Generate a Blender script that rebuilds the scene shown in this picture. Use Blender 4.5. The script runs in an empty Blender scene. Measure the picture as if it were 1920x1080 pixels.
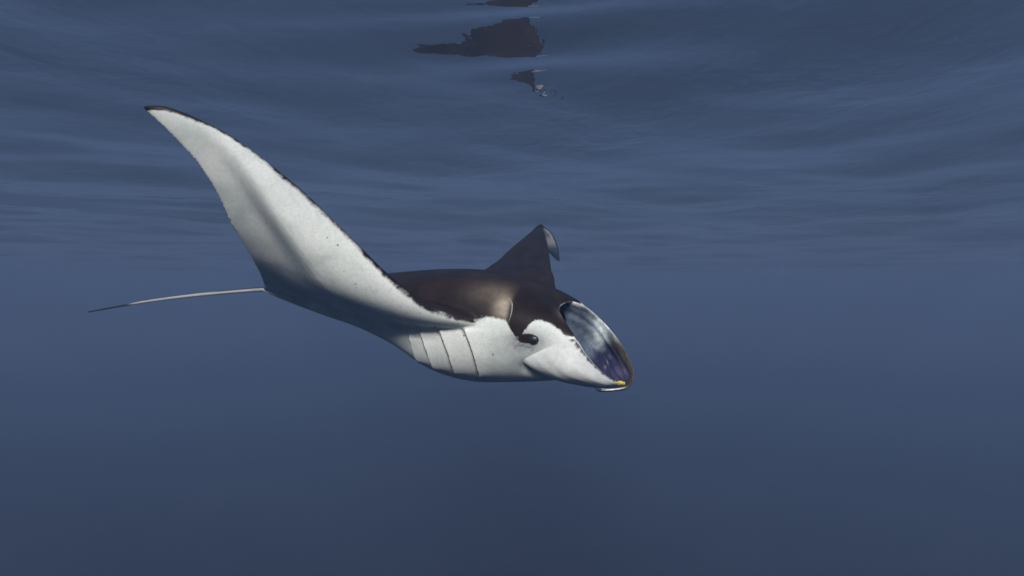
import bpy, bmesh, math, random
import numpy as np
from mathutils import Vector
from mathutils.kdtree import KDTree
from mathutils.bvhtree import BVHTree

R = math.radians
sc = bpy.context.scene
col = sc.collection

# ---------------------------------------------------------------- camera, world, sun, exposure
cd = bpy.data.cameras.new('camera')
cam = bpy.data.objects.new('camera', cd)
col.objects.link(cam)
cam.location = (0, 0, -1.01)                 # one metre under the surface, looking level along +Y
cam.rotation_euler = (R(90), 0, 0)
cd.sensor_width = 36
cd.lens = 23.44
cd.clip_start = 0.02
cd.clip_end = 2000
sc.camera = cam

SUN_EL, SUN_AZ = 32, -6                      # azimuth: degrees to the right of straight behind the camera
sx = math.sin(R(SUN_AZ)) * math.cos(R(SUN_EL))
sy = -math.cos(R(SUN_AZ)) * math.cos(R(SUN_EL))
sz = math.sin(R(SUN_EL))
w = bpy.data.worlds.new('World')
sc.world = w
w.use_nodes = True
nt = w.node_tree
bg = nt.nodes['Background']
sky = nt.nodes.new('ShaderNodeTexSky')
sky.sky_type = 'NISHITA'
sky.sun_disc = False
sky.sun_elevation = R(SUN_EL)
sky.sun_rotation = math.atan2(sx, sy)
nt.links.new(sky.outputs[0], bg.inputs[0])
bg.inputs[1].default_value = 0.09

sl = bpy.data.lights.new('sun', 'SUN')
sl.energy = 5.0
sl.angle = R(26)
sl.color = (1.0, 0.97, 0.92)
sun = bpy.data.objects.new('sun', sl)
col.objects.link(sun)
sun.rotation_euler = Vector((sx, sy, sz)).to_track_quat('Z', 'Y').to_euler()

sc.view_settings.view_transform = 'Standard'
sc.view_settings.look = 'None'
sc.view_settings.gamma = 1
sc.view_settings.exposure = 0.55
sc.cycles.use_denoising = True
sc.cycles.max_bounces = 8
sc.cycles.diffuse_bounces = 2
sc.cycles.glossy_bounces = 3
sc.cycles.volume_bounces = 2
sc.cycles.transparent_max_bounces = 12
sc.cycles.caustics_reflective = False
sc.cycles.caustics_refractive = False

rng = np.random.default_rng(11)
random.seed(5)

# ---------------------------------------------------------------- helpers
def tag(o, label=None, cat=None, group=None, kind=None):
    if label: o['label'] = label
    if cat: o['category'] = cat
    if group: o['group'] = group
    if kind: o['kind'] = kind
    return o

def mesh_obj(name, verts, faces, mat, parent=None, smooth=True, attrs=None):
    me = bpy.data.meshes.new(name)
    me.from_pydata([tuple(map(float, v)) for v in verts], [], [tuple(int(i) for i in f) for f in faces])
    me.update()
    if smooth:
        me.polygons.foreach_set('use_smooth', np.ones(len(me.polygons), dtype=bool))
    if mat: me.materials.append(mat)
    for k, v in (attrs or {}).items():
        v = np.asarray(v, dtype=np.float32)
        if v.ndim == 1:
            a = me.attributes.new(k, 'FLOAT', 'POINT'); a.data.foreach_set('value', v)
        else:
            a = me.attributes.new(k, 'FLOAT_COLOR', 'POINT')
            if v.shape[1] == 3: v = np.c_[v, np.ones(len(v), np.float32)]
            a.data.foreach_set('color', v.ravel())
    o = bpy.data.objects.new(name, me)
    col.objects.link(o)
    if parent: o.parent = parent
    return o

def cr(pts, n):
    """Centripetal-ish Catmull-Rom through rows of values, n samples, also returns the row parameter."""
    p = np.asarray(pts, float)
    m = len(p)
    t = np.linspace(0, m - 1, n)
    i = np.minimum(t.astype(int), m - 2)
    f = (t - i)[:, None] if p.ndim == 2 else (t - i)[:, None, None]
    pe = np.concatenate([[2 * p[0] - p[1]], p, [2 * p[-1] - p[-2]]])
    a, b, c, d = pe[i], pe[i + 1], pe[i + 2], pe[i + 3]
    return 0.5 * (2 * b + (c - a) * f + (2 * a - 5 * b + 4 * c - d) * f ** 2 + (3 * b - a - 3 * c + d) * f ** 3)

def interp(x, xs, ys):
    """smooth interpolation of a table (monotone-ish cubic)"""
    xs = np.asarray(xs, float); ys = np.asarray(ys, float)
    dy = np.gradient(ys, xs)
    x = np.clip(np.asarray(x, float), xs[0], xs[-1])
    i = np.clip(np.searchsorted(xs, x) - 1, 0, len(xs) - 2)
    hh = xs[i + 1] - xs[i]; t = (x - xs[i]) / hh
    return ((2*t**3 - 3*t**2 + 1) * ys[i] + (t**3 - 2*t**2 + t) * hh * dy[i]
            + (-2*t**3 + 3*t**2) * ys[i + 1] + (t**3 - t**2) * hh * dy[i + 1])

def sstep(e0, e1, x):
    t = np.clip((np.asarray(x, float) - e0) / (e1 - e0), 0, 1)
    return t * t * (3 - 2 * t)

def tube(path, radii, seg=10, flat=1.0):
    """closed tube along a path"""
    path = np.asarray(path, float); n = len(path)
    tang = np.gradient(path, axis=0); tang /= np.linalg.norm(tang, axis=1)[:, None]
    upv = np.array([0.1, 0.2, 1.0])
    V = []
    for i in range(n):
        s = np.cross(tang[i], upv); s /= np.linalg.norm(s)
        u2 = np.cross(s, tang[i])
        for k in range(seg):
            an = 2 * math.pi * k / seg
            V.append(path[i] + radii[i] * (math.cos(an) * s + flat * math.sin(an) * u2))
    F = []
    for i in range(n - 1):
        for k in range(seg):
            k2 = (k + 1) % seg
            F.append((i*seg + k, i*seg + k2, (i+1)*seg + k2, (i+1)*seg + k))
    F.append(tuple(range(seg))[::-1]); F.append(tuple((n-1)*seg + k for k in range(seg)))
    return np.array(V), F

def new_mat(name):
    m = bpy.data.materials.new(name); m.use_nodes = True
    return m, m.node_tree, m.node_tree.nodes['Principled BSDF']

def node(nt, kind, **kw):
    n = nt.nodes.new(kind)
    for k, v in kw.items():
        if k.startswith('i_'):
            key = k[2:]
            n.inputs[int(key) if key.isdigit() else key].default_value = v
        else: setattr(n, k, v)
    return n

def math_node(nt, op, a, b=None, clamp=False):
    n = nt.nodes.new('ShaderNodeMath'); n.operation = op; n.use_clamp = clamp
    for i, v in enumerate((a, b)):
        if v is None: continue
        if isinstance(v, (int, float)): n.inputs[i].default_value = v
        else: nt.links.new(v, n.inputs[i])
    return n.outputs[0]

def mix_col(nt, fac, a, b):
    n = nt.nodes.new('ShaderNodeMix'); n.data_type = 'RGBA'
    for s, v in ((0, fac), (6, a), (7, b)):
        if isinstance(v, (int, float)): n.inputs[s].default_value = v
        elif isinstance(v, tuple): n.inputs[s].default_value = (*v, 1)
        else: nt.links.new(v, n.inputs[s])
    return n.outputs[2]

def mapr(nt, v, a, b, c=0.0, d=1.0, smooth=True):
    n = nt.nodes.new('ShaderNodeMapRange')
    n.interpolation_type = 'SMOOTHSTEP' if smooth else 'LINEAR'
    n.inputs[1].default_value = a; n.inputs[2].default_value = b
    n.inputs[3].default_value = c; n.inputs[4].default_value = d
    nt.links.new(v, n.inputs[0])
    return n.outputs[0]

def noise(nt, scale, detail=4, rough=0.6, vec=None, dist=0.0):
    n = nt.nodes.new('ShaderNodeTexNoise')
    n.inputs['Scale'].default_value = scale; n.inputs['Detail'].default_value = detail
    n.inputs['Roughness'].default_value = rough; n.inputs['Distortion'].default_value = dist
    if vec is not None: nt.links.new(vec, n.inputs['Vector'])
    return n.outputs[0]

# ---------------------------------------------------------------- the sea surface, seen from below
def water_material():
    m = bpy.data.materials.new('water_surface'); m.use_nodes = True
    nt = m.node_tree; nt.nodes.clear()
    out = nt.nodes.new('ShaderNodeOutputMaterial')
    mix = nt.nodes.new('ShaderNodeMixShader')
    fr = node(nt, 'ShaderNodeFresnel', i_IOR=1.14)
    gl = node(nt, 'ShaderNodeBsdfGlossy', i_Color=(0.97, 0.98, 1.0, 1), i_Roughness=0.02)
    tr = node(nt, 'ShaderNodeBsdfTransparent', i_Color=(0.93, 0.97, 1.0, 1))
    tc = nt.nodes.new('ShaderNodeTexCoord')
    mp = node(nt, 'ShaderNodeMapping'); mp.inputs['Scale'].default_value = (1.35, 0.95, 1); mp.inputs['Rotation'].default_value = (0, 0, R(8))
    nt.links.new(tc.outputs['Object'], mp.inputs[0])
    n1 = noise(nt, 2.6, 3, 0.5, mp.outputs[0], 0.4)
    n2 = noise(nt, 9.0, 2, 0.5, mp.outputs[0], 0.2)
    # wind patches: ripples are stronger in some places than in others
    pt = mapr(nt, noise(nt, 0.33, 2, 0.5, tc.outputs['Object']), 0.40, 0.68, 0.35, 1.0)
    h = math_node(nt, 'ADD', math_node(nt, 'MULTIPLY', n1, 0.050), math_node(nt, 'MULTIPLY', n2, 0.0075))
    h = math_node(nt, 'MULTIPLY', h, pt)
    h = math_node(nt, 'MULTIPLY', h, node(nt, 'ShaderNodeAttribute', attribute_name='calm').outputs['Fac'])
    bp = node(nt, 'ShaderNodeBump', i_Strength=RIPPLE, i_Distance=1.0)
    nt.links.new(h, bp.inputs['Height'])
    nt.links.new(bp.outputs[0], gl.inputs['Normal'])
    nt.links.new(math_node(nt, 'MULTIPLY', fr.outputs[0], 0.975), mix.inputs[0])   # even sky leak, added to lighten the surface
    nt.links.new(tr.outputs[0], mix.inputs[1]); nt.links.new(gl.outputs[0], mix.inputs[2])
    nt.links.new(mix.outputs[0], out.inputs[0])
    return m
RIPPLE = 0.42

def build_surface():
    N = 620
    k = 6.25; A = 1.42
    t = np.linspace(-1, 1, N)
    xs = A * np.sinh(k * t)
    X, Y = np.meshgrid(xs + 0.4, xs + 4.0)
    rr = np.hypot(X - 0.4, Y - 4.0)
    spacing = np.sqrt(rr ** 2 + A ** 2) * k * (2 / N)
    Z = np.zeros_like(X)
    g = np.random.default_rng(WSEED)
    calm = 1 - .52 * np.exp(-((X - .05) / .7) ** 2 - ((Y - 2.8) / .55) ** 2)      # calmer patch, added to smooth the manta's reflection
    for lam, slope, cnt, spread in ((11, .022, 3, 50), (5.5, .034, 5, 70), (2.6, .040, 7, 85), (1.3, .030, 9, 90), (.65, .017, 10, 90)):
        for _ in range(cnt):
            L = lam * g.uniform(.8, 1.25)
            an = R(90 + g.uniform(-spread, spread))
            kk = 2 * math.pi / L
            amp = slope / kk / math.sqrt(cnt) * 1.4
            ph = g.uniform(0, 6.283)
            fade = np.clip((L / spacing - 3) / 3, 0, 1)
            if lam < 2: fade = fade * calm
            q = kk * (X * math.cos(an) + Y * math.sin(an)) + ph
            # gently peaked crests
            Z += fade * amp * (np.sin(q) + 0.18 * np.cos(2 * q))
    for x0, y0, L, slope, sx_, sy_, an in WAVELETS:          # extra short-crested waves, added to shape the manta's reflection
        kk = 2 * math.pi / L
        Z += -slope / kk * np.sin(kk * ((Y - y0) * math.cos(R(an)) + (X - x0) * math.sin(R(an)))) * np.exp(-((X - x0) / sx_) ** 2 - ((Y - y0) / sy_) ** 2)
    V = np.stack([X, Y, Z], -1).reshape(-1, 3)
    i = np.arange(N * N).reshape(N, N)
    F = np.stack([i[:-1, :-1], i[:-1, 1:], i[1:, 1:], i[1:, :-1]], -1).reshape(-1, 4)
    me = bpy.data.meshes.new('water_surface')
    me.vertices.add(len(V)); me.vertices.foreach_set('co', V.astype(np.float32).ravel())
    me.loops.add(F.size); me.loops.foreach_set('vertex_index', F.ravel().astype(np.int32))
    me.polygons.add(len(F)); me.polygons.foreach_set('loop_start', np.arange(0, F.size, 4, dtype=np.int32))
    me.polygons.foreach_set('use_smooth', np.ones(len(F), dtype=bool))
    me.update(calc_edges=True); me.validate()
    at_ = me.attributes.new('calm', 'FLOAT', 'POINT'); at_.data.foreach_set('value', calm.ravel().astype(np.float32))
    me.materials.append(water_material())
    o = bpy.data.objects.new('water_surface', me); col.objects.link(o)
    tag(o, kind='structure')
    return o
WSEED = 3
WAVELETS = [(0.05,2.74,1.1,.14,.9,.45,11),(-.3,2.86,.35,.05,.25,.15,-20),(0.1,2.88,.3,.04,.2,.12,10),(.03,3.24,.7,.08,.3,.18,0),(.36,2.70,1.3,.075,.30,.18,70),(-.05,2.37,.5,.16,.6,.13,4)]
build_surface()

# ---------------------------------------------------------------- unseen dark floor, added to darken the water below
def build_dimming_floor():
    N = 90
    t = np.linspace(-1, 1, N); xs = 30 * np.sinh(3.2 * t)
    X, Y = np.meshgrid(xs, xs + 4)
    g = np.random.default_rng(8); Z = np.full_like(X, -10.4)
    for _ in range(14):
        L = g.uniform(6, 40); an = g.uniform(0, 6.283); ph = g.uniform(0, 6.283)
        Z += 0.012 * L * np.sin(6.283 / L * (X * math.cos(an) + Y * math.sin(an)) + ph) * np.exp(-np.hypot(X, Y) / 120) * .5
    i = np.arange(N * N).reshape(N, N)
    F = np.stack([i[:-1, :-1], i[:-1, 1:], i[1:, 1:], i[1:, :-1]], -1).reshape(-1, 4)
    m, nt, b = new_mat('dimming_floor_dark')
    tc = nt.nodes.new('ShaderNodeTexCoord')
    nt.links.new(mix_col(nt, mapr(nt, noise(nt, .35, 6, .6, tc.outputs['Object']), .35, .7), (.006, .009, .012), (.014, .018, .022)), b.inputs['Base Color'])
    b.inputs['Roughness'].default_value = .95
    tag(mesh_obj('dimming_floor', np.stack([X, Y, Z], -1).reshape(-1, 3), F, m), kind='structure')
build_dimming_floor()

# ---------------------------------------------------------------- the blue water as a closed even volume
def build_haze():
    V = [(x, y, z) for z in (-12.4, 0.6) for y in (-390, 400) for x in (-395, 395)]
    F = [(0, 2, 3, 1), (4, 5, 7, 6), (0, 1, 5, 4), (2, 6, 7, 3), (0, 4, 6, 2), (1, 3, 7, 5)]
    m = bpy.data.materials.new('blue_water'); m.use_nodes = True
    nt = m.node_tree; nt.nodes.clear()
    out = nt.nodes.new('ShaderNodeOutputMaterial')
    pv = nt.nodes.new('ShaderNodeVolumePrincipled')
    pv.inputs['Color'].default_value = (0.120, 0.206, 0.380, 1)
    pv.inputs['Absorption Color'].default_value = (0.086, 0.020, 0.0, 1)
    pv.inputs['Density'].default_value = 0.035
    pv.inputs['Anisotropy'].default_value = 0.0
    nt.links.new(pv.outputs[0], out.inputs['Volume'])
    o = mesh_obj('haze', V, F, m, smooth=False)
    tag(o, 'even blue water haze filling the sea', 'water haze', kind='stuff')
build_haze()

# ---------------------------------------------------------------- manta ray
ORG = np.array((-0.4352, 3.4000, -1.1188))
TAIL = np.array((-1.4631, 3.9500, -1.0195))
HD = np.array([0.9164, -0.4003, 0.0])        # heading, level part
NL = np.array([0.4003, 0.9164, 0.0])         # to the animal's left (away from the camera)
ROLL = R(14)
UP = math.cos(ROLL) * np.array([0, 0, 1.0]) - math.sin(ROLL) * NL
NR = math.cos(ROLL) * NL + math.sin(ROLL) * np.array([0, 0, 1.0])

manta = bpy.data.objects.new('manta_ray', None)
col.objects.link(manta)
manta.location = ORG
tag(manta, 'black and white manta ray gliding below the surface, near wing raised, mouth open', 'manta ray')
def loc(v): return np.asarray(v, float) - ORG

# wing stations, near tip -> far tip: leading edge, trailing edge, thickness, camber (underside hollow +)
ST = [
 ((-1.4993, 2.7200, -0.2658),  (-1.5058, 2.7200, -0.2789),  .010, .00, .000, .30),
 ((-1.4196, 2.7300, -0.2653),  (-1.4550, 2.7350, -0.3273),  .018, .00, .000, .30),
 ((-1.3224, 2.7550, -0.2981),  (-1.3936, 2.7650, -0.3973),  .026, .00, .000, .20),
 ((-1.1830, 2.7900, -0.3672),  (-1.3218, 2.8100, -0.4930),  .034, .00, .008, .20),
 ((-1.0188, 2.8300, -0.4893),  (-1.2743, 2.8700, -0.6013),  .042, .00, .036, .28),
 ((-0.8525, 2.8800, -0.6368),  (-1.2508, 2.9500, -0.7150),  .052, .00, .074, .32),
 ((-0.6915, 2.9300, -0.8061),  (-1.2282, 3.0400, -0.8081),  .066, .00, .078, .36),
 ((-0.5364, 2.9800, -0.9695),  (-1.2222, 3.1500, -0.8890),  .086, .00, .060, .40),
 ((-0.3866, 3.0200, -1.0921),  (-1.2499, 3.3100, -0.9491),  .105, .00, .020, .43),
 ((-0.2245, 3.0500, -1.1515),  (-1.3272, 3.5600, -0.9901),  .120, .00, .012, .50),
 ((-0.0868, 3.1000, -1.1638),  (-1.4031, 3.7800, -1.0040),  .120, .00, .000, .50),
 ((0.0396, 3.3000, -1.1024),  (-1.4631, 3.9500, -1.0132),  .120, .00, .000, .50),
 ((0.2816, 3.5200, -1.1452), (-1.311, 4.047, -1.005), .130, .00, .0, .5),
 ((0.2614, 3.8000, -1.0586), (-1.028, 4.196, -0.985), .110, .00, .0, .5),
 ((0.2460, 4.1000, -0.9182), (-0.699, 4.325, -0.990), .095, .00, .0, .5),
 ((0.2471, 4.3500, -0.8082), (-0.378, 4.436, -0.985), .078, .00, .0, .5),
 ((0.2429, 4.6000, -0.6972), (-0.1383, 4.5500, -0.8535),  .060, .00, .0, .5),
 ((0.2333, 4.7800, -0.6161), (-0.0301, 4.7000, -0.7506),  .045, .00, .0, .5),
 ((0.2322, 4.9200, -0.5692), (0.0968, 4.8400, -0.6383), .036, .00, .0, .5),
 ((0.2360, 5.0000, -0.5460), (0.1822, 4.9500, -0.5625), .030, .00, .0, .5),
 ((0.3060, 5.1000, -0.5938), (0.2101, 5.0500, -0.6141), .026, .00, .0, .5),
 ((0.3578, 5.2000, -0.6814), (0.2513, 5.1500, -0.7051), .018, .00, .0, .5),
 ((0.3859, 5.3600, -0.7827), (0.3688, 5.3600, -0.7999), .010, .00, .0, .5),
]

def wing_loft():
    n, mc = 260, 56
    rows = np.array([list(a) + list(b) + [c, d, e, f] for a, b, c, d, e, f in ST])
    S = cr(rows, n)
    sp = np.linspace(0, len(ST) - 1, n)
    LE, TE, th, cam_, bul, ur = S[:, :3], S[:, 3:6], S[:, 6], S[:, 7], np.maximum(S[:, 8], 0), S[:, 9]
    mid = 0.5 * (LE + TE)
    ts = np.gradient(mid, axis=0)
    # smooth the span tangent a little so that section planes do not cross
    ker = np.ones(9) / 9
    ts = np.stack([np.convolve(np.pad(ts[:, k], 4, mode='edge'), ker, 'valid') for k in range(3)], 1)
    ch = TE - LE
    up = np.cross(ts, ch); up /= np.linalg.norm(up, axis=1)[:, None]
    if up[n // 2, 2] < 0: up = -up
    V, DK = [], []
    half = mc // 2
    for i in range(n):
        cl = np.linalg.norm(ch[i])
        c = ch[i] / max(cl, 1e-6)
        for k in range(mc):
            ang = 2 * math.pi * k / mc           # 0 = trailing edge, over the top, pi = leading edge
            u = 0.5 * (1 + math.cos(ang))
            prof = 5 * (.2969 * math.sqrt(u) - .126 * u - .3516 * u*u + .2843 * u**3 - .1015 * u**4) * th[i]
            prof = max(prof, 0) + min(.0045, th[i] * .3) * math.sqrt(max(0, 4 * u * (1 - u)))
            top = ang <= math.pi
            s = 1 if top else -1
            # hollow underside with a low ridge running out along the wing behind the thick front third
            off = cam_[i] * math.sin(math.pi * min(1, u)) 
            if not top:                          # bulge added to shade a dark band: flat front, steep rear face
                g = math.sin(math.pi / 2 * u / ur[i]) if u < ur[i] else 1 - float(sstep(ur[i] - .03, ur[i] + .36, u)) * 1.14 + .14 * float(sstep(ur[i] + .36, 1.0, u))
                off -= bul[i] * g
            p = LE[i] + c * (u * cl) + up[i] * (s * prof + off)
            V.append(p)
            d = u * cl
            edge = 0.004 + 0.020 * sstep(3.0, 0.6, sp[i]) + 0.010 * sstep(18, 20, sp[i])
            DK.append(edge + d if top else edge - d)
    F = []
    for i in range(n - 1):
        for k in range(mc):
            k2 = (k + 1) % mc
            F.append((i*mc + k, i*mc + k2, (i+1)*mc + k2, (i+1)*mc + k))
    F.append(tuple(range(mc))[::-1]); F.append(tuple((n-1)*mc + k for k in range(mc)))
    return np.array(V), F, np.array(DK)

# body tube: distance from the tail root, centre height, half width, half height
def axis_at(a):
    a = np.asarray(a, float)
    return TAIL[None] * 1.0 + np.outer(a, HD)
BT_A = [0.0, .25, .5, .8, 1.0, 1.2, 1.4, 1.6, 1.75, 1.88, 2.0]
BT_TOP = [540, 530, 522, 514, 509, 505.5, 506.5, 517, 537, 566, 600]
BT_BOT = [547, 568, 590, 618, 647, 690, 710, 712, 708, 702, 694]
BT_W = [.02, .10, .16, .22, .26, .285, .295, .285, .275, .255, .235]
def body_dims(a):
    D = TAIL[1] + HD[1] * np.asarray(a, float)
    zt = (540 - interp(a, BT_A, BT_TOP)) / 1250 * D - 1.01
    zb = (540 - interp(a, BT_A, BT_BOT)) / 1250 * D - 1.01
    wv = interp(a, BT_A, BT_W)
    E = 0.5 * (zt - zb)
    hh = np.sqrt(np.maximum(E ** 2 - (wv * math.sin(ROLL)) ** 2, (.4 * E) ** 2)) / math.cos(ROLL)
    return 0.5 * (zt + zb), wv, hh

def boundary_height():
    """height of the dark / white line on the flank in section coordinates, as a table over a"""
    pts = [(-0.6344, 3.0500, -1.1198), (-0.3394, 3.0300, -1.1312), (-0.2182, 3.0300, -1.1530), (-0.0364, 3.0300, -1.1554), (-0.0121, 3.0300, -1.1651), (0.0072, 3.0200, -1.2081), (0.0290, 3.0200, -1.2323), (0.0580, 3.0200, -1.2274), (0.0797, 3.0200, -1.1888),
           (0.1111, 3.0200, -1.1622), (0.1691, 3.0200, -1.1646), (0.2223, 3.0200, -1.1888), (0.2778, 3.0200, -1.2274)]
    A_, H_ = [], []
    for q in pts:
        q = np.array(q)
        a = float((q - TAIL) @ HD)
        zc, _, _ = body_dims([a])
        c = axis_at([a])[0].copy(); c[2] = zc[0]
        A_.append(a); H_.append(float((q - c) @ UP))
    return A_, H_
HB_A, HB_H = boundary_height()

def body_tube():
    seg = 96
    na = 150
    aa = np.linspace(0, 1.86, na)
    V, DK, IN = [], [], []
    def ring(a0, scale_w, scale_h, rim, dz=0.0, inside=0.0):
        zc, wv, hh = body_dims([a0])
        for k in range(seg):
            an = 2 * math.pi * k / seg
            cx, sy_ = math.cos(an), math.sin(an)
            e = 0.88
            lx = wv[0] * scale_w * math.copysign(abs(cx) ** e, cx)
            ly = hh[0] * scale_h * math.copysign(abs(sy_) ** e, sy_)
            # lips: corners of the mouth reach further forward than the middle of the upper lip
            fx = rim * ((0.16 if lx < 0 else 0.06) * (lx / .25) ** 2 - (0.00 if sy_ > 0 else 0.02 * sy_))
            a_ = a0 + fx
            p = TAIL + HD * a_ + NR * lx + UP * (ly + dz)
            p[2] += zc[0] - TAIL[2]
            V.append(p)
            hb = float(interp([a_], HB_A, HB_H)[0])
            dk_ = ly + dz - hb
            DK.append(dk_ if not inside else -0.2)
            IN.append(inside)
    for a in aa: ring(a, 1, 1, sstep(1.55, 1.86, a), 0)
    # rolled lip, then back into the mouth
    for s_w, s_h, a, ins in ((.985, .975, 1.872, 0), (.955, .93, 1.874, 0), (.925, .875, 1.862, 1), (.90, .82, 1.82, 1), (.85, .74, 1.74, 1), (.74, .62, 1.64, 1), (.5, .4, 1.55, 1), (.2, .15, 1.50, 1)):
        ring(a, s_w, s_h, 1 if a > 1.8 else .5, -0.0, ins)
    nr = len(V) // seg
    F = []
    for i in range(nr - 1):
        for k in range(seg):
            k2 = (k + 1) % seg
            F.append((i*seg + k, i*seg + k2, (i+1)*seg + k2, (i+1)*seg + k))
    F.append(tuple(range(seg))[::-1]); F.append(tuple((nr-1)*seg + k for k in range(seg)))
    return np.array(V), F, np.array(DK), np.array(IN)

def skin_material(name='manta_skin'):
    m, nt, b = new_mat(name)
    tc = nt.nodes.new('ShaderNodeTexCoord'); ob = tc.outputs['Object']
    at = lambda n: node(nt, 'ShaderNodeAttribute', attribute_name=n)
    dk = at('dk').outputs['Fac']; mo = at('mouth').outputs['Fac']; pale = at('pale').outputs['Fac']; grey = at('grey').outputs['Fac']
    # ragged dark / white edge
    n1 = noise(nt, 34, 3, 0.6, ob); n2 = noise(nt, 10, 2, 0.5, ob)
    j = math_node(nt, 'ADD', math_node(nt, 'MULTIPLY', math_node(nt, 'SUBTRACT', n1, 0.5), 0.016),
                  math_node(nt, 'MULTIPLY', math_node(nt, 'SUBTRACT', n2, 0.5), 0.020))
    d = math_node(nt, 'ADD', dk, j)
    fd = mapr(nt, d, -0.007, 0.005)
    # white side: faint grey-green clouds, pores and small dark flecks
    cl = noise(nt, 4.5, 5, 0.6, ob, 0.6)
    white = mix_col(nt, mapr(nt, cl, 0.35, 0.75), (0.665, 0.67, 0.64), (0.47, 0.52, 0.485))
    fine = noise(nt, 150, 3, 0.7, ob)
    white = mix_col(nt, mapr(nt, fine, 0.35, 0.75, 0.0, 0.32), white, (0.33, 0.36, 0.345))
    mid = noise(nt, 52, 4, 0.7, ob, 0.5)
    white = mix_col(nt, mapr(nt, mid, 0.42, 0.72, 0.0, 0.24), white, (0.36, 0.39, 0.37))
    smu = noise(nt, 12, 5, 0.7, ob, 1.0)
    white = mix_col(nt, mapr(nt, smu, 0.55, 0.78, 0.0, 0.5), white, (0.30, 0.335, 0.325))
    v3 = node(nt, 'ShaderNodeTexVoronoi'); v3.inputs['Scale'].default_value = 42; nt.links.new(ob, v3.inputs['Vector'])
    w3 = node(nt, 'ShaderNodeTexWhiteNoise'); nt.links.new(v3.outputs['Position'], w3.inputs['Vector'])
    f3 = math_node(nt, 'MULTIPLY', mapr(nt, v3.outputs['Distance'], 0.12, 0.24, 1.0, 0.0), mapr(nt, w3.outputs['Value'], 0.55, 0.7))
    white = mix_col(nt, math_node(nt, 'MULTIPLY', f3, math_node(nt, 'MULTIPLY', at('speck').outputs['Fac'], 0.8)), white, (0.10, 0.11, 0.12))
    gz = math_node(nt, 'MULTIPLY', grey, mapr(nt, noise(nt, 55, 4, 0.75, ob), 0.3, 0.75, 0.5, 1.0))
    white = mix_col(nt, gz, white, (0.09, 0.10, 0.115))  # grey eye patch, plus shade painted at throat and wing root
    vo = node(nt, 'ShaderNodeTexVoronoi'); vo.inputs['Scale'].default_value = 26; nt.links.new(ob, vo.inputs['Vector'])
    wn = node(nt, 'ShaderNodeTexWhiteNoise'); nt.links.new(vo.outputs['Position'], wn.inputs['Vector'])
    fl = math_node(nt, 'MULTIPLY', mapr(nt, vo.outputs['Distance'], 0.10, 0.16, 1.0, 0.0), mapr(nt, wn.outputs['Value'], 0.82, 0.86))
    white = mix_col(nt, math_node(nt, 'MULTIPLY', fl, 0.75), white, (0.10, 0.11, 0.12))
    # dark side: brown-black with scars, a pale shoulder patch and a highlight painted on the lip
    dn = noise(nt, 7, 5, 0.65, ob)
    dark = mix_col(nt, mapr(nt, dn, 0.3, 0.75), (0.009, 0.006, 0.006), (0.022, 0.014, 0.0125))
    vs = node(nt, 'ShaderNodeTexVoronoi'); vs.inputs['Scale'].default_value = 34; nt.links.new(ob, vs.inputs['Vector'])
    ws = node(nt, 'ShaderNodeTexWhiteNoise'); nt.links.new(vs.outputs['Position'], ws.inputs['Vector'])
    fs = math_node(nt, 'MULTIPLY', mapr(nt, vs.outputs['Distance'], 0.06, 0.12, 1.0, 0.0), mapr(nt, ws.outputs['Value'], 0.93, 0.95))
    dark = mix_col(nt, math_node(nt, 'MULTIPLY', fs, 0.5), dark, (0.20, 0.17, 0.15))
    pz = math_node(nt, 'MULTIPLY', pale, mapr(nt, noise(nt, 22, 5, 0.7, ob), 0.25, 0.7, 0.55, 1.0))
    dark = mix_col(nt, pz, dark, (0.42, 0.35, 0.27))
    skin = mix_col(nt, fd, white, dark)
    inner = mix_col(nt, mapr(nt, noise(nt, 16, 4, 0.6, ob), 0.3, 0.7), (0.11, 0.14, 0.19), (0.20, 0.25, 0.30))
    skin = mix_col(nt, mo, skin, inner)
    nt.links.new(skin, b.inputs['Base Color'])
    b.inputs['Roughness'].default_value = 0.62
    nt.links.new(mapr(nt, fd, 0, 1, 0.68, 0.40), b.inputs['Roughness'])
    nt.links.new(mapr(nt, fd, 0, 1, 0.3, 0.09), b.inputs['Specular IOR Level'])
    bp = node(nt, 'ShaderNodeBump', i_Strength=0.22, i_Distance=0.003)
    nt.links.new(math_node(nt, 'ADD', fine, math_node(nt, 'MULTIPLY', n1, 1.2)), bp.inputs['Height'])
    nt.links.new(bp.outputs[0], b.inputs['Normal'])
    return m
SKIN = skin_material()
EYE_POS = np.array((0.0974, 2.9700, -1.2405))

def blob(V, c, rad):
    return np.exp(-(np.linalg.norm((V - np.array(c)) / np.array(rad), axis=1) ** 2))

SL = [
 [(-0.2391, 3.0500, -1.2003), (-0.2230, 3.0300, -1.2645), (-0.1952, 3.0500, -1.3394), (-0.1672, 3.1200, -1.4044), (-0.1417, 3.2200, -1.4453)],
 [(-0.3621, 3.1000, -1.2059), (-0.3450, 3.0800, -1.2687), (-0.3174, 3.1000, -1.3324), (-0.2882, 3.1600, -1.3892), (-0.2608, 3.2600, -1.4351)],
 [(-0.4550, 3.1600, -1.2198), (-0.4385, 3.1500, -1.2696), (-0.4121, 3.1800, -1.3229), (-0.3836, 3.2400, -1.3755), (-0.3559, 3.3200, -1.4164)],
 [(-0.5100, 3.2200, -1.2367), (-0.4946, 3.2200, -1.2676), (-0.4747, 3.2600, -1.3073), (-0.4515, 3.3200, -1.3473), (-0.4326, 3.3800, -1.3777)],
]

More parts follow.
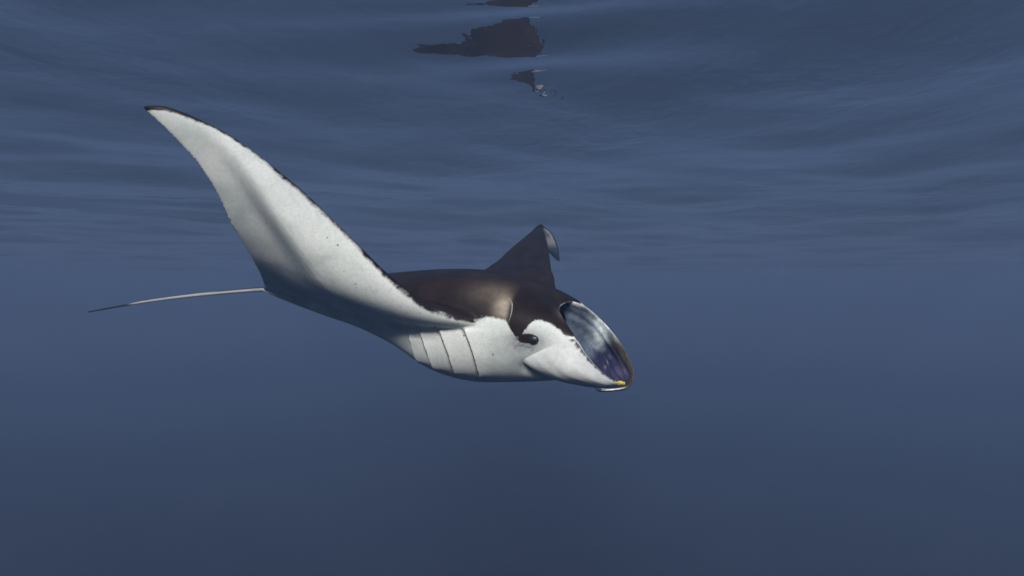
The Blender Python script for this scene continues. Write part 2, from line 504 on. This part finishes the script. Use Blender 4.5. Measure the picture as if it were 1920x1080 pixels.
def gill_relief(V, N):
    """each gill flap ends in a small step: its rear edge stands proud of the flap behind it"""
    a = (V - TAIL) @ HD
    zc, wv, hh = body_dims(np.clip(a, 0, 2))
    C = TAIL[None] + np.outer(a, HD); C[:, 2] = zc
    h = (V - C) @ UP
    out = np.zeros(len(V))
    for sl in SL:
        q = np.array(sl)
        qa = (q - TAIL) @ HD
        z2, _, _ = body_dims(qa)
        c2 = TAIL[None] + np.outer(qa, HD); c2[:, 2] = z2
        qh = (q - c2) @ UP
        o = np.argsort(qh)
        ak = np.interp(h, qh[o], qa[o])
        m = sstep(qh.max() + .004, qh.max() - .02, h) * sstep(qh.min() - .01, qh.min() + .05, h)
        d = a - ak
        out += m * 0.019 * np.where(d >= 0, np.clip(d / .004, 0, 1) * np.exp(-np.maximum(d, 0) / .05), -.25 * np.exp(np.minimum(d, 0) / .012))
    return V + N * out[:, None]

def build_body():
    Vw, Fw, Dw = wing_loft()
    Vb, Fb, Db, Ib = body_tube()
    off = len(Vw)
    me = bpy.data.meshes.new('union')
    me.from_pydata([tuple(v) for v in np.r_[Vw, Vb]], [], [tuple(f) for f in Fw] + [tuple(i + off for i in f) for f in Fb])
    bm = bmesh.new(); bm.from_mesh(me)
    bmesh.ops.recalc_face_normals(bm, faces=bm.faces)
    bm.to_mesh(me); bm.free()
    o = bpy.data.objects.new('union', me); col.objects.link(o)
    md = o.modifiers.new('r', 'REMESH'); md.mode = 'VOXEL'; md.voxel_size = 0.0062; md.adaptivity = 0
    ms = o.modifiers.new('s', 'SMOOTH'); ms.factor = 0.5; ms.iterations = 7
    dg = bpy.context.evaluated_depsgraph_get()
    ev = o.evaluated_get(dg).to_mesh()
    nv = len(ev.vertices)
    V = np.empty(nv * 3, np.float32); ev.vertices.foreach_get('co', V); V = V.reshape(-1, 3).astype(float)
    F = [tuple(p.vertices) for p in ev.polygons]
    Nn = np.empty(nv * 3, np.float32); ev.vertices.foreach_get('normal', Nn); Nn = Nn.reshape(-1, 3).astype(float)
    V = gill_relief(V, Nn)
    V = V - Nn * (0.04 * blob(V, (0.1104, 3.0000, -1.3748), (.055, .12, .032)))[:, None]      # hollow of the throat behind the head fin
    o.evaluated_get(dg).to_mesh_clear()
    bpy.data.objects.remove(o)
    # pigment fields follow the nearest source surface
    src = np.r_[Vw, Vb]; DK = np.r_[Dw, Db]; IN = np.r_[np.zeros(off), Ib]
    isw = np.r_[np.ones(off, bool), np.zeros(len(Vb), bool)]
    kd = KDTree(len(src))
    for i, v in enumerate(src): kd.insert(v, i)
    kd.balance()
    dk = np.empty(nv); mo = np.empty(nv)
    for i in range(nv):
        ws = d_ = m_ = 0
        for _, j, dist in kd.find_n(V[i], 3):
            q = 1 / (dist + .002); ws += q; d_ += q * DK[j]; m_ += q * IN[j]
        dk[i] = d_ / ws; mo[i] = m_ / ws
    # dark eye patch, then a painted lip highlight and a pale shoulder patch
    e = EYE_POS
    eyeb = blob(V, e - HD * .030 + UP * .004, (.060, .07, .030))
    dk = np.where(dk < 0.05, np.maximum(dk, -0.03 + 0.055 * eyeb), dk)
    lip_glint = 0.75 * blob(V, (0.2301, 3.0600, -1.1716), (.028, .05, .05))
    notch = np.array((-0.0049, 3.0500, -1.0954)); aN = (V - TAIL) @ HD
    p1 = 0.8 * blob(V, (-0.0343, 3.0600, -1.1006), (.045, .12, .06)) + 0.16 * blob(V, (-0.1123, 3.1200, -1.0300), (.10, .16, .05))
    pale = p1 * sstep((notch - TAIL) @ HD + .012, (notch - TAIL) @ HD - .02, aN) + lip_glint
    grey = 1.1 * blob(V, e - HD * .04 - UP * .006, (.10, .12, .052)) + 0.55 * blob(V, (0.0976, 3.0500, -1.3516), (.11, .2, .05)) * .6 + 0.15 * blob(V, (0.0242, 3.0200, -1.2758), (.06, .2, .05)) \
         + 0.14 * blob(V, (-1.0720, 3.3500, -0.9564), (.22, .4, .10))  # besides the eye patch, paints shade into throat crease and wing root
    speck = 0.9 * blob(V, (-0.9100, 3.2500, -0.9970), (.28, .4, .13)) + .35 * blob(V, (-0.4960, 3.1000, -1.1340), (.35, .4, .12)) + .12
    L = loc(V)
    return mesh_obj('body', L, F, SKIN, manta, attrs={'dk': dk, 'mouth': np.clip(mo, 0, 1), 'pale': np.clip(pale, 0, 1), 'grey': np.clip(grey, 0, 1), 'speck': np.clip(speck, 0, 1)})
body = build_body()
BV = BVHTree.FromObject(body, bpy.context.evaluated_depsgraph_get())   # in body-local coordinates

# ---- cephalic fins: curved, tapering sheets with real thickness
def sheet(rows, nu, nv, thick, name, mat, attr_fn, fold=None):
    G = np.array(rows, float)                         # (rows, cols, 3)
    G = cr(G, nu)                                     # along the length
    G = np.swapaxes(cr(np.swapaxes(G, 0, 1), nv), 0, 1)
    du = np.gradient(G, axis=0); dv = np.gradient(G, axis=1)
    N = np.cross(du, dv); N /= np.linalg.norm(N, axis=2)[..., None] + 1e-9
    uu, vv = np.meshgrid(np.linspace(0, 1, nu), np.linspace(0, 1, nv), indexing='ij')
    if fold is not None: G = G + N * fold(uu, vv)[..., None]
    edge = np.sqrt(np.clip(np.minimum.reduce([vv, 1 - vv, 1.0 - uu]) * 7, 0.02, 1))
    th = 0.5 * thick * edge * (1.25 - .5 * uu)
    top, bot = G + N * th[..., None], G - N * th[..., None]
    V = np.r_[top.reshape(-1, 3), bot.reshape(-1, 3)]
    idx = np.arange(nu * nv).reshape(nu, nv); o2 = nu * nv
    F = []
    for i in range(nu - 1):
        for j in range(nv - 1):
            a, b, c, d = idx[i, j], idx[i, j+1], idx[i+1, j+1], idx[i+1, j]
            F.append((a, b, c, d)); F.append((a + o2, d + o2, c + o2, b + o2))
    loop = list(idx[0, :]) + list(idx[1:, -1]) + list(idx[-1, -2::-1]) + list(idx[-2:0:-1, 0])
    for q in range(len(loop)):
        a, b = loop[q], loop[(q + 1) % len(loop)]
        F.append((b, a, a + o2, b + o2))
    side = np.r_[np.ones(nu * nv), np.zeros(nu * nv)]
    C = attr_fn(np.r_[uu.ravel(), uu.ravel()], np.r_[vv.ravel(), vv.ravel()], side)
    o = mesh_obj(name, loc(V), F, mat, manta, attrs={'tint': C})
    bm = bmesh.new(); bm.from_mesh(o.data); bmesh.ops.recalc_face_normals(bm, faces=bm.faces); bm.to_mesh(o.data); bm.free()
    return o

def tint_material(name, rough, bump=0.3, v0=0.86, v1=1.1):
    m, nt, b = new_mat(name)
    tc = nt.nodes.new('ShaderNodeTexCoord'); ob = tc.outputs['Object']
    c = node(nt, 'ShaderNodeAttribute', attribute_name='tint').outputs['Color']
    n1 = noise(nt, 30, 5, 0.7, ob); n2 = noise(nt, 160, 3, 0.7, ob)
    dn = nt.nodes.new('ShaderNodeHueSaturation')
    nt.links.new(c, dn.inputs['Color'])
    nt.links.new(mapr(nt, math_node(nt, 'ADD', n1, math_node(nt, 'MULTIPLY', n2, 0.5)), 0.45, 1.05, v0, v1), dn.inputs['Value'])
    nt.links.new(dn.outputs[0], b.inputs['Base Color'])
    b.inputs['Roughness'].default_value = rough
    b.inputs['Specular IOR Level'].default_value = 0.35
    bp = node(nt, 'ShaderNodeBump', i_Strength=bump, i_Distance=0.003)
    nt.links.new(math_node(nt, 'ADD', n2, n1), bp.inputs['Height'])
    nt.links.new(bp.outputs[0], b.inputs['Normal'])
    return m
FIN = tint_material('fin_skin', 0.6)
FIN_IN = tint_material('fin_lining', 0.34, 0.5, 0.55, 1.5)

def mixc(a, b, t): return a * (1 - t)[:, None] + b * t[:, None]
WHITE, DARK = np.array([.56, .57, .55]), np.array([.024, .017, .016])

NEAR = [
 [(0.2277, 2.9650, -1.2353), (0.1528, 2.9850, -1.2679), (0.0844, 3.0150, -1.3043), (0.0293, 3.0500, -1.3345)],
 [(0.2789, 2.9050, -1.2354), (0.2038, 2.8950, -1.2972), (0.1498, 2.9250, -1.3446), (0.1003, 2.9850, -1.3778)],
 [(0.3180, 2.8800, -1.2911), (0.2554, 2.8500, -1.3429), (0.2185, 2.8750, -1.3849), (0.1999, 2.9400, -1.4169)],
 [(0.3732, 2.8800, -1.3579), (0.3238, 2.8500, -1.3862), (0.2985, 2.8700, -1.4095), (0.2930, 2.9300, -1.4343)],
 [(0.4315, 2.9000, -1.4067), (0.3963, 2.8800, -1.4178), (0.3792, 2.8900, -1.4285), (0.3716, 2.9400, -1.4451)],
 [(0.4862, 2.9500, -1.4348), (0.4704, 2.9400, -1.4381), (0.4563, 2.9400, -1.4428), (0.4452, 2.9600, -1.4528)],
]
def near_tint(u, v, side):
    r = np.random.default_rng(2)
    jag = 0.03 * np.sin(u * 63) + 0.025 * np.sin(u * 117 + 1) + 0.02 * np.sin(u * 31 + 2)
    dm = sstep(0.085, 0.035, v + .45 * jag)
    C = mixc(np.tile(WHITE, (len(u), 1)), np.tile(DARK, (len(u), 1)), dm)
    C = mixc(C, np.tile(np.array([.40, .43, .42]), (len(u), 1)), 0.5 * sstep(.55, 1.0, v) * (1 - dm))
    C = mixc(C, np.tile(np.array([.75, .76, .76]), (len(u), 1)), sstep(0.035, 0.0, v) * .8)
    return C
near_fin = sheet(NEAR, 70, 40, 0.022, 'cephalic_fin', FIN, near_tint,
    lambda u, v: .003 * np.sin(7 * v + 5 * u) * sstep(0, .2, u) * sstep(1, .6, u) + 0.0007 * np.sin(26 * v - 7 * u) * sstep(0, .2, u) * sstep(1, .5, u))
near_fin['label'] = 'white outer face of the unrolled near head fin'

FAR = [
 [(0.2171, 3.2700, -1.0571), (0.2603, 3.3200, -1.1481), (0.2664, 3.3300, -1.2657), (0.2429, 3.3000, -1.3479)],
 [(0.3437, 3.2800, -1.0913), (0.3564, 3.3500, -1.1815), (0.3468, 3.3600, -1.2922), (0.3098, 3.3100, -1.3807)],
 [(0.4529, 3.3500, -1.1735), (0.4408, 3.3800, -1.2480), (0.4137, 3.3800, -1.3480), (0.3703, 3.3300, -1.4309)],
 [(0.5359, 3.3000, -1.2793), (0.5138, 3.3800, -1.3399), (0.4827, 3.3900, -1.4168), (0.4277, 3.3000, -1.4694)],
 [(0.5719, 3.2200, -1.3603), (0.5458, 3.2800, -1.4036), (0.5132, 3.2900, -1.4495), (0.4585, 3.2200, -1.4763)],
 [(0.5734, 3.1300, -1.4182), (0.5528, 3.1700, -1.4437), (0.5215, 3.1800, -1.4654), (0.4723, 3.1400, -1.4797)],
 [(0.5295, 3.0500, -1.4638), (0.5108, 3.0700, -1.4717), (0.4879, 3.0800, -1.4782), (0.4553, 3.0600, -1.4776)],
 [(0.4066, 2.9900, -1.4717), (0.4080, 3.0000, -1.4708), (0.4056, 3.0000, -1.4684), (0.4019, 2.9900, -1.4645)],
 [(0.3707, 2.9700, -1.4614), (0.3707, 2.9700, -1.4591), (0.3707, 2.9700, -1.4567), (0.3707, 2.9700, -1.4543)],
]
def far_tint(u, v, side):
    n = len(u); T = lambda c: np.tile(np.array(c, float), (n, 1))
    u = (u - .125) / .875
    q = u + .22 * (v - .25) + .02 * np.sin(v * 23)
    C = T([.075, .095, .13])
    C = mixc(C, T([.46, .51, .53]), np.exp(-((u - .15) / .075) ** 2 - ((v - .22) / .28) ** 2))  # white patch, raised to paint a pale highlight in the mouth
    C = mixc(C, T([.022, .022, .058]), sstep(.19, .27, q))
    C = mixc(C, T([.085, .075, .15]), .8 * np.exp(-((u - .47) / .09) ** 2 - ((v - .45) / .30) ** 2))
    C = mixc(C, T([.050, .038, .030]), sstep(.30, .18, v) * sstep(.18, .30, u))
    C = mixc(C, T([.50, .50, .48]), sstep(.06, .02, v + .02 * np.sin(u * 40) + .012 * np.sin(u * 93)) * (0.06 + .8 * sstep(.34, .14, u)))
    C = mixc(C, T([.72, .72, .70]), sstep(.70, .80, u) * np.maximum(sstep(.35, .15, v), sstep(.86, .92, u)))
    out = mixc(T(DARK * 1.6), T(WHITE), sstep(.5, .75, v))
    return np.where(side[:, None] > .5, out, C)
far_fin = sheet(FAR, 90, 40, 0.015, 'cephalic_fin', FIN_IN, far_tint,
    lambda u, v: (.006 * np.sin(11 * v + 9 * u) + .003 * np.sin(31 * v - 13 * u + 1)) * sstep(.02, .2, v) * sstep(.8, .5, u))
far_fin['label'] = 'far head fin with grey and purple inner face, tip curled under'

# ---- tail: whip, black above and white below, dark tip
def build_tail():
    base = TAIL + HD * 0.03
    pts = np.array([base, (-1.4631, 3.9500, -1.0163), (-1.6565, 4.0600, -1.0279), (-1.8682, 4.1700, -1.0434), (-2.1229, 4.2800, -1.0665), (-2.3827, 4.3800, -1.0958), (-2.6105, 4.4700, -1.1280), (-2.9065, 4.5700, -1.1745)])
    path = cr(pts, 90)
    s = np.linspace(0, 1, 90)
    rad = 0.0115 * (1 - s) ** 0.7 + 0.0040
    seg = 14
    V, F = tube(path, rad, seg, 1.0)
    u = np.repeat(s, seg)
    hgt = (V - np.repeat(path, seg, axis=0))[:, 2] / np.repeat(rad, seg)
    dm = np.maximum(sstep(.15, .35, hgt - .55 * sstep(.15, .6, u)), sstep(.78, .84, u))
    C = mixc(np.tile(WHITE * .66, (len(u), 1)), np.tile(np.array([.02, .022, .03]), (len(u), 1)), dm)
    return mesh_obj('tail', loc(V), F, FIN, manta, attrs={'tint': C})
build_tail()

# ---- eyes
def simple_mat(name, colr, rough, spec=0.5):
    m, nt, b = new_mat(name)
    tc = nt.nodes.new('ShaderNodeTexCoord')
    nz = noise(nt, 60, 3, 0.6, tc.outputs['Object'])
    nt.links.new(mix_col(nt, mapr(nt, nz, .3, .7), tuple(c * .75 for c in colr), tuple(min(1, c * 1.2) for c in colr)), b.inputs['Base Color'])
    b.inputs['Roughness'].default_value = rough
    b.inputs['Specular IOR Level'].default_value = spec
    return m
M_EYE = simple_mat('eye_black', (.010, .009, .010), 0.42)
M_SLIT = simple_mat('gill_shadow_skin', (.10, .11, .115), 0.7, .2)
M_RIDGE = simple_mat('pale_ridge', (.26, .24, .22), 0.55, .3)

def snap(p):
    r = BV.find_nearest(Vector(loc(p)))
    return np.array(r[0]), np.array(r[1])

def build_eye(p):
    c, n = snap(p)
    bm = bmesh.new(); bmesh.ops.create_uvsphere(bm, u_segments=20, v_segments=14, radius=1.0)
    t = HD - n * (HD @ n); t /= np.linalg.norm(t); b2 = np.cross(n, t)
    V = np.array([v.co for v in bm.verts]); F = [[v.index for v in f.verts] for f in bm.faces]; bm.free()
    W = c + np.outer(V[:, 0], t) * .025 + np.outer(V[:, 1], b2) * .021 + np.outer(V[:, 2], n) * .013
    mesh_obj('eye', W, F, M_EYE, manta)
build_eye(EYE_POS)
far_eye = EYE_POS + NR * 2 * abs(float((EYE_POS - TAIL) @ NR) + 0.0)
build_eye(TAIL + HD * float((EYE_POS - TAIL) @ HD) + NR * 0.30 + UP * float((EYE_POS - TAIL) @ UP))

# ---- gill slits: thin dark folds lying in the steps between the gill flaps
def ribbon(pts, rad, name, mat, dot=0.0):
    path = cr(np.array(pts), 26)
    P2 = []
    for q in path:
        c, n = snap(q); P2.append(c + n * rad * .15)
    P2 = np.array(P2)
    for _ in range(2): P2[1:-1] = .25 * P2[:-2] + .5 * P2[1:-1] + .25 * P2[2:]
    s = np.linspace(0, 1, 26)
    V, F = tube(P2, rad * (0.25 + 0.75 * np.sin(np.pi * s) ** .5) * (1.25 - .6 * s) + rad * dot * np.exp(-(s / .045) ** 2), 8, .7)
    return mesh_obj(name, V, F, mat, manta)
for k, s in enumerate(SL):
    ribbon(s, (.0030, .0028, .0022, .0018)[k], 'gill_slit', M_SLIT, .9)
    # the same slit on the other flank
    mir = []
    for q in s:
        q = np.array(q); d = q - TAIL
        mir.append(q - NR * 2 * float(d @ NR))
    ribbon(mir, .0034, 'gill_slit', M_SLIT)

# ---- spiracle fold behind the eye
ribbon([(-0.0124, 3.1000, -1.0794), (0.0025, 3.0700, -1.0910), (0.0049, 3.0500, -1.1198), (0.0000, 3.0400, -1.1511), (-0.0121, 3.0300, -1.1773)], .0028, 'spiracle_fold', M_RIDGE)['label'] = 'pale raised fold behind the eye'

# ---------------------------------------------------------------- small yellow fish at the mouth
def build_fish():
    c = np.array((0.4700, 2.8800, -1.4201))
    root = bpy.data.objects.new('yellow_fish', None); col.objects.link(root); root.location = c
    tag(root, 'tiny bright yellow fish swimming at the manta ray\'s mouth', 'fish')
    m, nt, b = new_mat('yellow_fish_skin')
    tc = nt.nodes.new('ShaderNodeTexCoord')
    wv = node(nt, 'ShaderNodeTexWave'); wv.inputs['Scale'].default_value = 45; nt.links.new(tc.outputs['Object'], wv.inputs['Vector'])
    nt.links.new(mix_col(nt, mapr(nt, wv.outputs[1], .75, .95), (.58, .48, .03), (.25, .17, .02)), b.inputs['Base Color'])
    b.inputs['Roughness'].default_value = .4
    fwd = np.array([.97, -.2, -.12]); fwd /= np.linalg.norm(fwd)
    sd = np.cross(fwd, [0, 0, 1]); sd /= np.linalg.norm(sd); up = np.cross(sd, fwd)
    Lh = .019
    V, F = [], []
    seg = 12; xs = np.linspace(-1, 1, 14)
    for x in xs:
        hgt = .0075 * math.sqrt(max(0, 1 - ((x - .15) / 1.15) ** 2)) if x > -.99 else .0012
        hgt = max(hgt, .0012)
        for k in range(seg):
            an = 2 * math.pi * k / seg
            V.append(fwd * x * Lh + up * math.sin(an) * hgt + sd * math.cos(an) * hgt * .45)
    for i in range(len(xs) - 1):
        for k in range(seg):
            k2 = (k + 1) % seg; F.append((i*seg+k, i*seg+k2, (i+1)*seg+k2, (i+1)*seg+k))
    F += [tuple(range(seg))[::-1], tuple((len(xs)-1)*seg + k for k in range(seg))]
    mesh_obj('body', V, F, m, root)
    def fin(name, pts, t=.0005):
        pts = [fwd * a + up * h for a, h in pts]; n = len(pts)
        V = [p + sd * t for p in pts] + [p - sd * t for p in pts]
        F = [tuple(range(n)), tuple(range(n, 2*n))[::-1]] + [(i, i + n, (i+1) % n + n, (i+1) % n) for i in range(n)]
        mesh_obj(name, V, F, m, root, smooth=False)
    fin('tail_fin', [(-.017, .001), (-.028, .0075), (-.024, 0), (-.028, -.0075), (-.017, -.001)])
    fin('dorsal_fin', [(.006, .006), (.0, .0105), (-.013, .006), (-.015, .003)])
    fin('anal_fin', [(.0, -.006), (-.004, -.0095), (-.013, -.006), (-.015, -.003)])
    bm = bmesh.new(); bmesh.ops.create_icosphere(bm, subdivisions=1, radius=.0014)
    for s in (-1, 1):
        mesh_obj('eye', [np.array(v.co) + fwd * .0135 + up * .0015 + sd * s * .0026 for v in bm.verts], [[v.index for v in f.verts] for f in bm.faces], M_EYE, root)
    bm.free()
build_fish()

# ---------------------------------------------------------------- drifting specks in the water
def build_specks():
    g = np.random.default_rng(21)
    n = 5000
    D = g.uniform(1.7, 7.0, n) ** 1.0
    c = np.stack([g.uniform(-.85, .85, n) * D * 1.1, D, np.minimum(-1.01 + g.uniform(-.5, .5, n) * D, -.12)], 1)
    rad = g.uniform(.0003, .0008, n) * (1 + (g.random(n) > .97) * .6)
    bm = bmesh.new(); bmesh.ops.create_icosphere(bm, subdivisions=1, radius=1.0)
    bv = np.array([v.co for v in bm.verts]); bf = np.array([[v.index for v in f.verts] for f in bm.faces]); bm.free()
    V = (bv[None] * rad[:, None, None] * g.uniform(.6, 1.4, (n, 1, 3)) + c[:, None]).reshape(-1, 3)
    F = (bf[None] + (np.arange(n) * len(bv))[:, None, None]).reshape(-1, 3)
    m = simple_mat('speck', (.30, .32, .32), .8, .2)
    tag(mesh_obj('plankton_specks', V, F, m), 'tiny pale plankton specks drifting in the blue water', 'plankton', kind='stuff')
build_specks()
